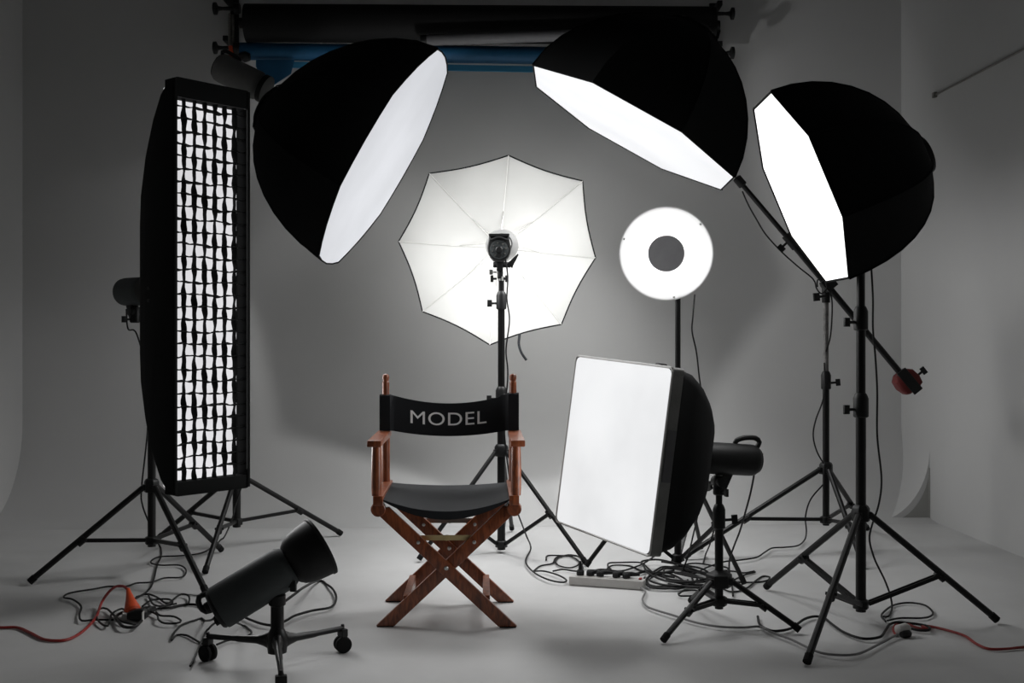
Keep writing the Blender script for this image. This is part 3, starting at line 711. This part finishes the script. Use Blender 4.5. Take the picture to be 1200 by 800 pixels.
# ------------------------------------------------------------------ low flash in front at the left
hx, hy = -.747, 3.53
tl = thing('floor_stand', (hx, hy, 0), 'low black three-wheeled floor stand under the unlit flash head', 'light stand')
feet = [V((-.987,3.60,0)), V((-.565,3.70,0)), V((-.664,3.19,0))]
MB().lathe((hx, hy, .045), (0,0,1), [(0,.018),(.003,.03),(.05,.034),(.075,.024),(.08,.021),(.15,.021),(.155,.027),(.185,.027),(.19,.021),(.215,.021),(.22,.028),(.245,.028),(.25,.018)], 20).build('column', 'metal', tl)
for f in feet:
    d = V((f.x-hx, f.y-hy, 0)); Ld = d.length; d.normalize(); s_ = V((-d.y, d.x, 0))
    mb = MB()
    def sec(t, z, w, h): return [V((hx,hy,z))+d*t+s_*(w*math.cos(a))+V((0,0,h*math.sin(a))) for a in [2*pi*k/12 for k in range(12)]]
    mb.loft([sec(.01,.085,.020,.036), sec(.045,.084,.016,.020), sec(.07,.083,.012,.013), sec(Ld*.55,.081,.0105,.011), sec(Ld*.6,.081,.009,.0095), sec(Ld,.080,.008,.009)])
    leg = mb.build('leg', 'metal', tl)
    q = V((f.x, f.y, 0)); ax = (s_*.9+d*.3).normalized()
    mb = MB(); mb.box(q+V((0,0,.066)), (.022, .034, .026), d, s_); mb.rod(q+V((0,0,.06)), q+V((0,0,.094)), .006); cas = mb.build('caster_fork', 'plastic', leg, bevel=.004)
    for k in (-1, 1):
        MB().lathe(q+V((0,0,.0275))+ax*(.012*k)-ax*.008, ax, [(0,.016),(0,.0235),(.003,.0272),(.013,.0272),(.016,.0235),(.016,.016)], 22).build('caster_wheel', 'rubber', cas)
knob(tl, V((hx+.024, hy-.01, .262)), (1,-.3,0), .012, .04, 'lock_knob')
c_ = P(296, 688, 3.53); dl = V((.85, .24, .50)).normalized(); Lb = .270
tg = thing('flash_head', (hx, hy, .25), 'unlit dark grey flash head with bell reflector on the low floor stand', 'flash head')
o_ = c_-dl*(Lb/2); r = .0705
MB().lathe(o_, dl, [(.012,r*.80),(.014,r*.98),(.02,r),(Lb-.035,r),(Lb-.02,r*.985),(Lb-.006,r*.88),(Lb,r*.80)], 36).build('housing', 'housing', tg)
mb = MB(); mb.lathe(o_, dl, [(-.004,r*.5),(0,r*.86),(.006,r*.93),(.016,r*.93)], 30); mb.build('rear_panel', 'plastic', tg)
x, y = MB().frame(dl)
mb = MB(); mb.lathe(o_-dl*.02+y*.02, dl, [(0,.015),(.004,.018),(.022,.018)], 16); mb.build('dial', 'plastic', tg)
mb = MB(); mb.lathe(o_-dl*.014-y*.03+x*.02, dl, [(0,.012),(.016,.012)], 14); mb.lathe(o_-dl*.012-y*.035-x*.02, dl, [(0,.010),(.014,.010)], 14); mb.build('power_socket', 'plastic', tg)
mb = MB(); hpt = o_+y*r*.8; mb.tube(smooth_path([hpt+dl*.02, hpt-dl*.018+y*.006, hpt-dl*.03-y*.02, hpt-dl*.022-y*.045, hpt-y*.05+dl*.005], .01), .009, 8); mb.build('handle', 'plastic', tg)
ob = o_+dl*Lb; pr_ = [(-.006,.050),(.0,.058),(.006,.066),(.02,.078),(.045,.088),(.08,.0945),(.108,.097),(.112,.101),(.120,.101),(.120,.096),(.08,.089),(.045,.082),(.02,.072),(.0,.050)]
dl2 = V((.80, .40, .44)).normalized()
MB().lathe(ob-dl*.004, dl2, pr_, 48, caps=False).build('bell_reflector', 'dark', tg)
MB().ball(ob+dl*.03, .025).build('flash_tube', 'white_plastic', tg)
mb = MB(); mb.beam((hx, hy, .29), (hx-.015, hy, .345), .04, .04); mb.rod((hx-.03, hy, .296), (hx+.03, hy, .296), .020, seg=16); mb.rod((hx, hy, .245), (hx, hy, .30), .022, seg=16); mb.build('swivel_bracket', 'plastic', tg, bevel=.003)
knob(tg, V((hx-.02, hy-.02, .275)), (-.8,-.8,0), .012, .035, 'tilt_lever')

# ------------------------------------------------------------------ cables, plugs, power strip
_lift = [0]
def cord(label, pts, r=.0038, m='cord', name='power_cable', plug=None, cat='cable', group=None, lift=None):
    """pts: (px, py) on the floor, or (px, py, Y) in the air"""
    _lift[0] = (_lift[0]+1) % 5
    h = r+.001+(_lift[0]*.0022 if lift is None else lift); out = []
    for i, p in enumerate(pts):
        out.append(G(p[0], p[1], h+.0012*(i % 3)) if len(p) == 2 else P(*p))
    path = smooth_path(out)
    for p in path: p.z = max(p.z, r+.0005)
    mb = MB(); mb.tube(path, r, 7)
    if plug is None:
        o = mb.build(name, m); return tag(o, label, cat, group)
    t = thing(name, path[0], label, cat, group); mb.build('flex', m, t)
    for e in plug:
        a, b = (path[0], path[1]) if e == 0 else (path[-1], path[-2])
        d = (a-b).normalized(); d.z = 0; d.normalize(); a = V((a.x, a.y, .016))
        q = MB(); q.loft([rrect(a+d*s, d.cross(V((0,0,1))), V((0,0,1)), w, hgt, .005) for s, w, hgt in ((-.035,.006,.006),(-.01,.010,.010),(0,.017,.013),(.035,.019,.014),(.042,.016,.012))]); q.build('plug', 'plastic', t)
    return t
Gq = 'thin black cables lying about the floor'
cord('black cable dropping from the strip softbox flash down its stand to the floor', [(148,362,5.06),(150,385,5.04),(160,391,4.97),(172,440,4.96),(173,500,4.96),(166,570,4.96),(167,592,4.95),(178,620,4.9),(187,640),(189,650),(184,663),(179,683),(172,693),(160,700),(150,704)])
cord('long black cable wandering from behind the strip stand to the left edge of the tangle', [(283,570,5.42),(276,592,5.4),(272,608,5.3),(262,630),(250,640),(235,648),(210,651),(188,652),(178,656),(178,660),(190,662),(210,662),(218,668),(213,676),(193,677),(177,682),(160,683),(147,687),(127,687),(110,690),(90,693),(78,696),(75,700),(85,702),(95,710),(93,720),(96,727),(110,726),(133,726)])
cord('black cable looping in a circle left of the orange plug', [(168,712),(150,716),(143,713),(132,718),(129,726),(126,733),(118,730),(113,722),(117,713),(125,713),(133,720),(143,728),(160,732)])
cord('black cable curled under the white adaptor beside the orange plug', [(166,727),(158,734),(145,734),(138,727),(136,722),(145,717),(155,719)], r=.0055)
cord('black cable with plug lying right of the orange plug', [(175,717),(185,713),(198,712),(212,709),(227,708),(243,711)], plug=[0], r=.005)
cord('black cable looping up and over between plug and floor stand', [(160,699),(173,696),(185,700),(193,706),(200,708),(207,707)])
cord('black cable forming the tall right loop beside the strip stand foot', [(167,710),(175,704),(183,702),(198,702),(202,706),(190,710),(180,708),(176,702),(174,697)])
cord('black cable arching in a wide loop near the strip stand foot', [(187,712),(195,709),(202,703),(207,699),(213,696),(220,697),(222,701),(221,707)])
cord('black cable in a flat narrow loop below the black plug', [(176,716),(184,720),(186,726),(193,730),(207,730),(212,727),(203,722),(188,721),(183,717)])
cord('black cable hanging from the rear of the unlit flash and running left', [(258,716,3.50),(252,722,3.52),(248,726,3.56),(240,727),(227,727),(213,732),(207,738),(203,743),(201,750),(207,744),(218,744),(228,749),(235,753),(245,758)])
cord('black cable running straight to the lower left from the unlit flash', [(262,722,3.5),(254,728,3.52),(245,736),(236,752),(229,768),(223,780)])
cord('black cable hooked around the left caster of the low stand', [(264,722,3.52),(272,727,3.55),(283,732),(294,739),(292,744),(280,748),(267,750),(254,755)])
cord('black cable making a big open loop right of the unlit flash', [(334,704,3.56),(345,696,3.65),(356,688,3.8),(372,681),(388,688),(394,700),(388,711),(367,715),(346,721),(335,727),(322,732),(308,731),(291,725),(283,720)], r=.0048)
# red extension cord, orange plug, adaptor
t = thing('extension_cord', G(60, 750), 'red extension cord at lower left ending in an orange plug', 'extension cord')
pts = [G(-30,733,.006), G(0,735,.006), G(20,735,.006), G(35,741,.006), G(52,749,.006), G(75,750,.006), G(92,743,.006), G(105,732,.008), G(113,722,.012), P(119,706,4.30), P(127,694,4.30), P(136,687,4.28), P(145,687,4.25), P(150,691,4.22)]
MB().tube(smooth_path(pts), .0052, 8).build('flex', 'redcord', t)
a = P(150, 690, 4.22); b = P(156, 718, 4.14); d = (b-a); Lp = d.length
MB().lathe(a, d, [(0,.007),(.02,.010),(Lp*.45,.017),(Lp*.75,.027),(Lp*.93,.031),(Lp,.026)], 18).build('plug', 'orange', t)
t = thing('socket_adaptor', G(157, 728), 'small white and black socket adaptor under the orange plug', 'adaptor')
mb = MB(); mb.box(P(151,722,4.13), (.05,.045,.028), (1,.3,-.2)); mb.build('socket_body', 'white_plastic', t, bevel=.005)
mb = MB(); p_ = G(163, 727); mb.loft([rrect(p_+V((-.04,-.005,.02+.0)), V((0,1,0)), V((0,0,1)), .012, .012, .006), rrect(p_+V((-.01,0,.022)), V((0,1,0)), V((0,0,1)), .022, .021, .01), rrect(p_+V((.018,.005,.022)), V((0,1,0)), V((0,0,1)), .022, .021, .01), rrect(p_+V((.028,.006,.022)), V((0,1,0)), V((0,0,1)), .012, .012, .006)]); mb.build('black_plug', 'plastic', t)
mb = MB(); mb.box(G(168, 722, .02), (.004,.04,.036), (1,.1,0)); mb.build('face_plate', 'white_plastic', t, bevel=.001)

# power strip
a = G(666, 686); b = G(754, 692)
sv = (b-a).normalized(); sw = V((-sv.y, sv.x, 0)); cpt = (a+b)/2
t = thing('power_strip', cpt, 'white power strip with black plugs lying on the floor', 'power strip')
mb = MB(); mb.box(cpt+sw*.03+V((0,0,.020)), ((b-a).length, .055, .038), sv, sw); mb.build('body', 'white_plastic', t, bevel=.006)
mb = MB(); mb.box(cpt+sw*.03+V((0,0,.0395)), ((b-a).length-.05, .040, .003), sv, sw); mb.build('top_plate', 'white_plastic', t, bevel=.001)
for k in range(6):
    q = a+sv*(.045+k*.043)+sw*.03
    mb = MB(); mb.lathe(q+V((0,0,.0405)), (0,0,1), [(0,.017),(.002,.017),(.002,.014),(.0008,.013)], 18); mb.build('socket', 'white_plastic', t)
mb = MB(); mb.box(a+sv*((b-a).length-.018)+sw*.03+V((0,0,.043)), (.012,.022,.006), sv, sw); mb.build('switch', 'redcord', t, bevel=.002)
for k, (dx, lab) in enumerate(((.045,'upright black plug in the left end of the power strip'), (.088,'black plug second from the left in the power strip'), (.131,'black plug third from the left in the power strip'), (.200,'black plug right of the middle of the power strip'), (.243,'black plug nearest the right end of the power strip'))):
    q = a+sv*dx+sw*.03+V((0,0,.041))
    tp = thing('mains_plug', q, lab, 'plug', 'black plugs in the power strip')
    mb = MB(); mb.lathe(q, (0,0,1), [(0,.014),(.003,.0165),(.018,.0165),(.024,.012)], 16)
    if k == 0: mb.lathe(q+V((0,0,.02)), (.0,.1,1), [(0,.009),(.03,.006),(.04,.005)], 10)
    else: mb.tube([q+V((0,0,.016)), q+V((0,0,.016))+sv*.02+sw*.012, q+V((0,0,.012))+sv*.05+sw*.03], [.011,.010,.006], 10)
    mb.build('plug_body', 'plastic', tp)

cord('thin black cable running down from the umbrella flash behind the chair to the floor', [(592,300,5.36),(595,325,5.36),(594,350,5.36),(597,375,5.36),(593,410,5.36),(595,440,5.36),(591,500,5.36),(597,560,5.34),(603,590,5.3),(612,615,5.25),(617,628,5.1),(622,642),(616,657),(624,669),(640,678),(657,682),(664,680),(655,674),(638,669),(625,669)])
cord('black cable rising in a gentle curve from the umbrella flash cable to the left tangle', [(625,669),(633,663),(647,660),(652,653),(666,651),(678,652),(683,658),(680,664)])
cord('black cable in a wide flat loop left of the power strip plugs', [(640,656),(642,651),(660,651),(669,652),(678,657),(677,662),(668,665),(656,663),(651,658),(655,653),(666,650),(676,651)])
cord('short black cable crossing in front of the umbrella stand foot', [(648,669),(660,667),(675,669),(683,666),(680,660)])
cord('black cable leaving the power strip plugs and looping far right', [(704,670),(712,666),(713,660),(724,659),(750,659),(759,665),(766,671),(780,677),(800,682),(815,688),(830,695),(838,699)])
cord('black cable rising from the plugs to the lower edge of the square softbox', [(705,669),(715,668),(727,669),(742,665),(756,659),(766,652,4.75),(777,645,4.72),(784,641,4.7)])
cord('black cable making a shallow loop behind the power strip', [(716,667),(714,664),(721,662),(738,663),(750,668),(762,671),(775,671),(790,668)])
cord('black cable bundle lying from the plugs into the big tangle', [(690,673),(700,668),(712,668),(728,671),(745,672),(758,669),(772,673),(790,676)], r=.006)
rnd = random.Random(3)
names = ['outermost','widest','flattest','lowest','topmost','smallest']
for k in range(5):
    cx_, cy_ = 797+rnd.uniform(-18,16), 676+rnd.uniform(-7,7); rx, ry = rnd.uniform(18,44), rnd.uniform(7,15); a0 = rnd.uniform(0, 6); tilt = rnd.uniform(-.05,.2)
    pts = []
    for j in range(17):
        a_ = a0+j*2*pi/10; k2 = 1+.15*math.sin(j*1.7+k)
        pts.append((cx_+rx*k2*math.cos(a_), cy_+ry*k2*math.sin(a_)+tilt*rx*math.cos(a_)))
    cord('black cable coiled in the big tangle between the square softbox stand and power strip', pts, r=.0045, group='black cables coiled in the big tangle', lift=.003+.004*k)
cord('black cable looping out at the top of the tangle beside the beauty dish stand', [(787,657),(794,664),(806,672),(804,666),(805,661),(819,660),(838,663),(852,665),(851,671),(834,671),(815,669),(800,667)])
cord('black cable in a small flat loop below the big tangle', [(795,696),(802,692),(818,692),(816,697),(798,698),(795,695)])
cord('black cable curving from the boom stand down to the tangle', [(966,566,5.42),(950,585,5.4),(944,605,5.4),(945,622,5.5),(943,632),(935,639),(920,641),(905,642),(896,647),(886,653),(867,656),(849,658),(830,664),(812,672),(798,670)])
cord('black cable in a loop beside the left foot of the thick right stand', [(846,676),(853,681),(866,682),(886,682),(899,680),(902,676),(894,675),(886,680),(878,687),(868,692),(856,693),(848,690)])
cord('black cable ending pointed between short stand and right stands', [(885,670),(871,674),(858,680),(846,681),(838,676),(842,669),(858,669),(872,671),(884,669)])
cord('black cable hanging from the square softbox flash down to the tangle', [(882,540,4.2),(884,552,4.2),(880,575,4.25),(874,598,4.3),(867,622,4.4),(860,640,4.5),(855,656,4.6),(855,672),(858,688),(859,698)])
cord('thin black cable hanging behind the short stand from the boom side', [(838,560,4.9),(842,590,4.95),(838,615,5.0),(832,637,5.05),(827,649),(824,660)])
cord('thin black cable hanging from the beauty dish flash behind its stand', [(814,345,5.16),(812,370,5.14),(811,388,5.14),(816,412,5.14),(819,438,5.12),(822,470,5.1),(822,560,5.05),(818,600,5.0),(812,628,4.95),(806,652,4.9),(800,668)])
cord('thin black cable hanging under the octagonal softbox along the thick right stand', [(1021,312,4.14),(1023,350,4.13),(1023,385,4.12),(1026,420,4.12),(1028,460,4.12),(1028,510,4.14),(1033,560,4.16),(1030,590,4.2),(1022,615,4.2),(1019,632,4.2),(1025,655,4.22),(1037,680,4.25),(1044,700,4.28),(1045,714),(1041,722),(1035,722)])
cord('black cable looping in an oval between the legs of the thick right stand', [(1038,728),(1033,721),(1040,713),(1050,708),(1066,706),(1084,709),(1093,717),(1090,722),(1078,724),(1055,724),(1040,727)])
cord('black cable arching over the floor from the short stand to the red cord joint', [(888,722),(891,732),(905,739),(924,737),(934,731),(943,725),(955,722),(966,724),(975,731),(990,741),(1011,748),(1031,746),(1038,738),(1043,731),(1053,729),(1075,731),(1088,734),(1088,738),(1075,738),(1064,735)], r=.0048)
cord('thin grey cable from the power strip curving across the floor to the right', [(751,688),(756,693),(753,702),(758,710),(770,715),(790,721),(815,729),(843,734),(871,735),(890,734),(903,740),(927,749),(957,763),(979,767),(1005,766),(1027,756),(1046,746),(1052,743)], r=.0042, m='greycord')
cord('thin black cable clipped along the underside of the boom arm', [(870,224,5.40),(877,240,5.40),(886,256,5.40),(897,274,5.39),(915,294,5.38),(935,312,5.37),(953,327,5.36),(957,338,5.33),(963,344,5.31),(969,337,5.31),(966,328,5.31),(958,328,5.32),(958,336,5.33)])
cord('black cable draped beside the top of the boom stand', [(972,340,5.35),(975,352,5.35),(975,372,5.36),(973,395,5.37),(968,412,5.38)])
cord('black cable bowing out beside the boom stand pole', [(966,425,5.37),(967,450,5.37),(964,470,5.38),(956,492,5.38),(953,510,5.38),(957,528,5.38),(965,543,5.38)])
# red extension cord at the right
t = thing('extension_cord', G(1110, 745), 'red extension cord leaving the frame at lower right', 'extension cord')
MB().tube(smooth_path([G(x, y, .007) for x, y in ((1050,744),(1047,737),(1051,731),(1062,731),(1078,736),(1090,736),(1080,733),(1092,734),(1113,739),(1131,745),(1144,754),(1159,760),(1180,760),(1200,758),(1240,757))]), .0048, 8).build('flex', 'redcord', t)
q = G(1058, 746)
MB().lathe(q+V((-.02,.0,.022)), (1,.4,.1), [(0,.012),(.004,.019),(.04,.020),(.05,.014)], 18).build('connector', 'white_plastic', t)
MB().lathe(q+V((-.012,-.02,.013)), (1,.5,0), [(0,.010),(.012,.013),(.035,.013),(.042,.008)], 14).build('plug_end', 'plastic', t)

# ------------------------------------------------------------------ light and camera
w = bpy.data.worlds.new('studio_dark'); scene.world = w; w.use_nodes = True
w.node_tree.nodes['Background'].inputs[0].default_value = (.5, .5, .5, 1); w.node_tree.nodes['Background'].inputs[1].default_value = .02

cam = bpy.data.cameras.new('camera'); co = bpy.data.objects.new('camera', cam); COL.objects.link(co)
co.location = (0, 0, CAMZ); co.rotation_euler = (pi/2, 0, 0); cam.sensor_width = 36; cam.lens = F/1200*36; cam.shift_y = -5/1200; cam.clip_start = .05
scene.camera = co
scene.view_settings.view_transform = 'Standard'; scene.view_settings.look = 'None'
scene.view_settings.exposure = 0; scene.view_settings.gamma = 1; scene.view_settings.use_curve_mapping = False
scene.cycles.max_bounces = 8; scene.cycles.diffuse_bounces = 5; scene.cycles.transmission_bounces = 4
scene.cycles.sample_clamp_indirect = 4
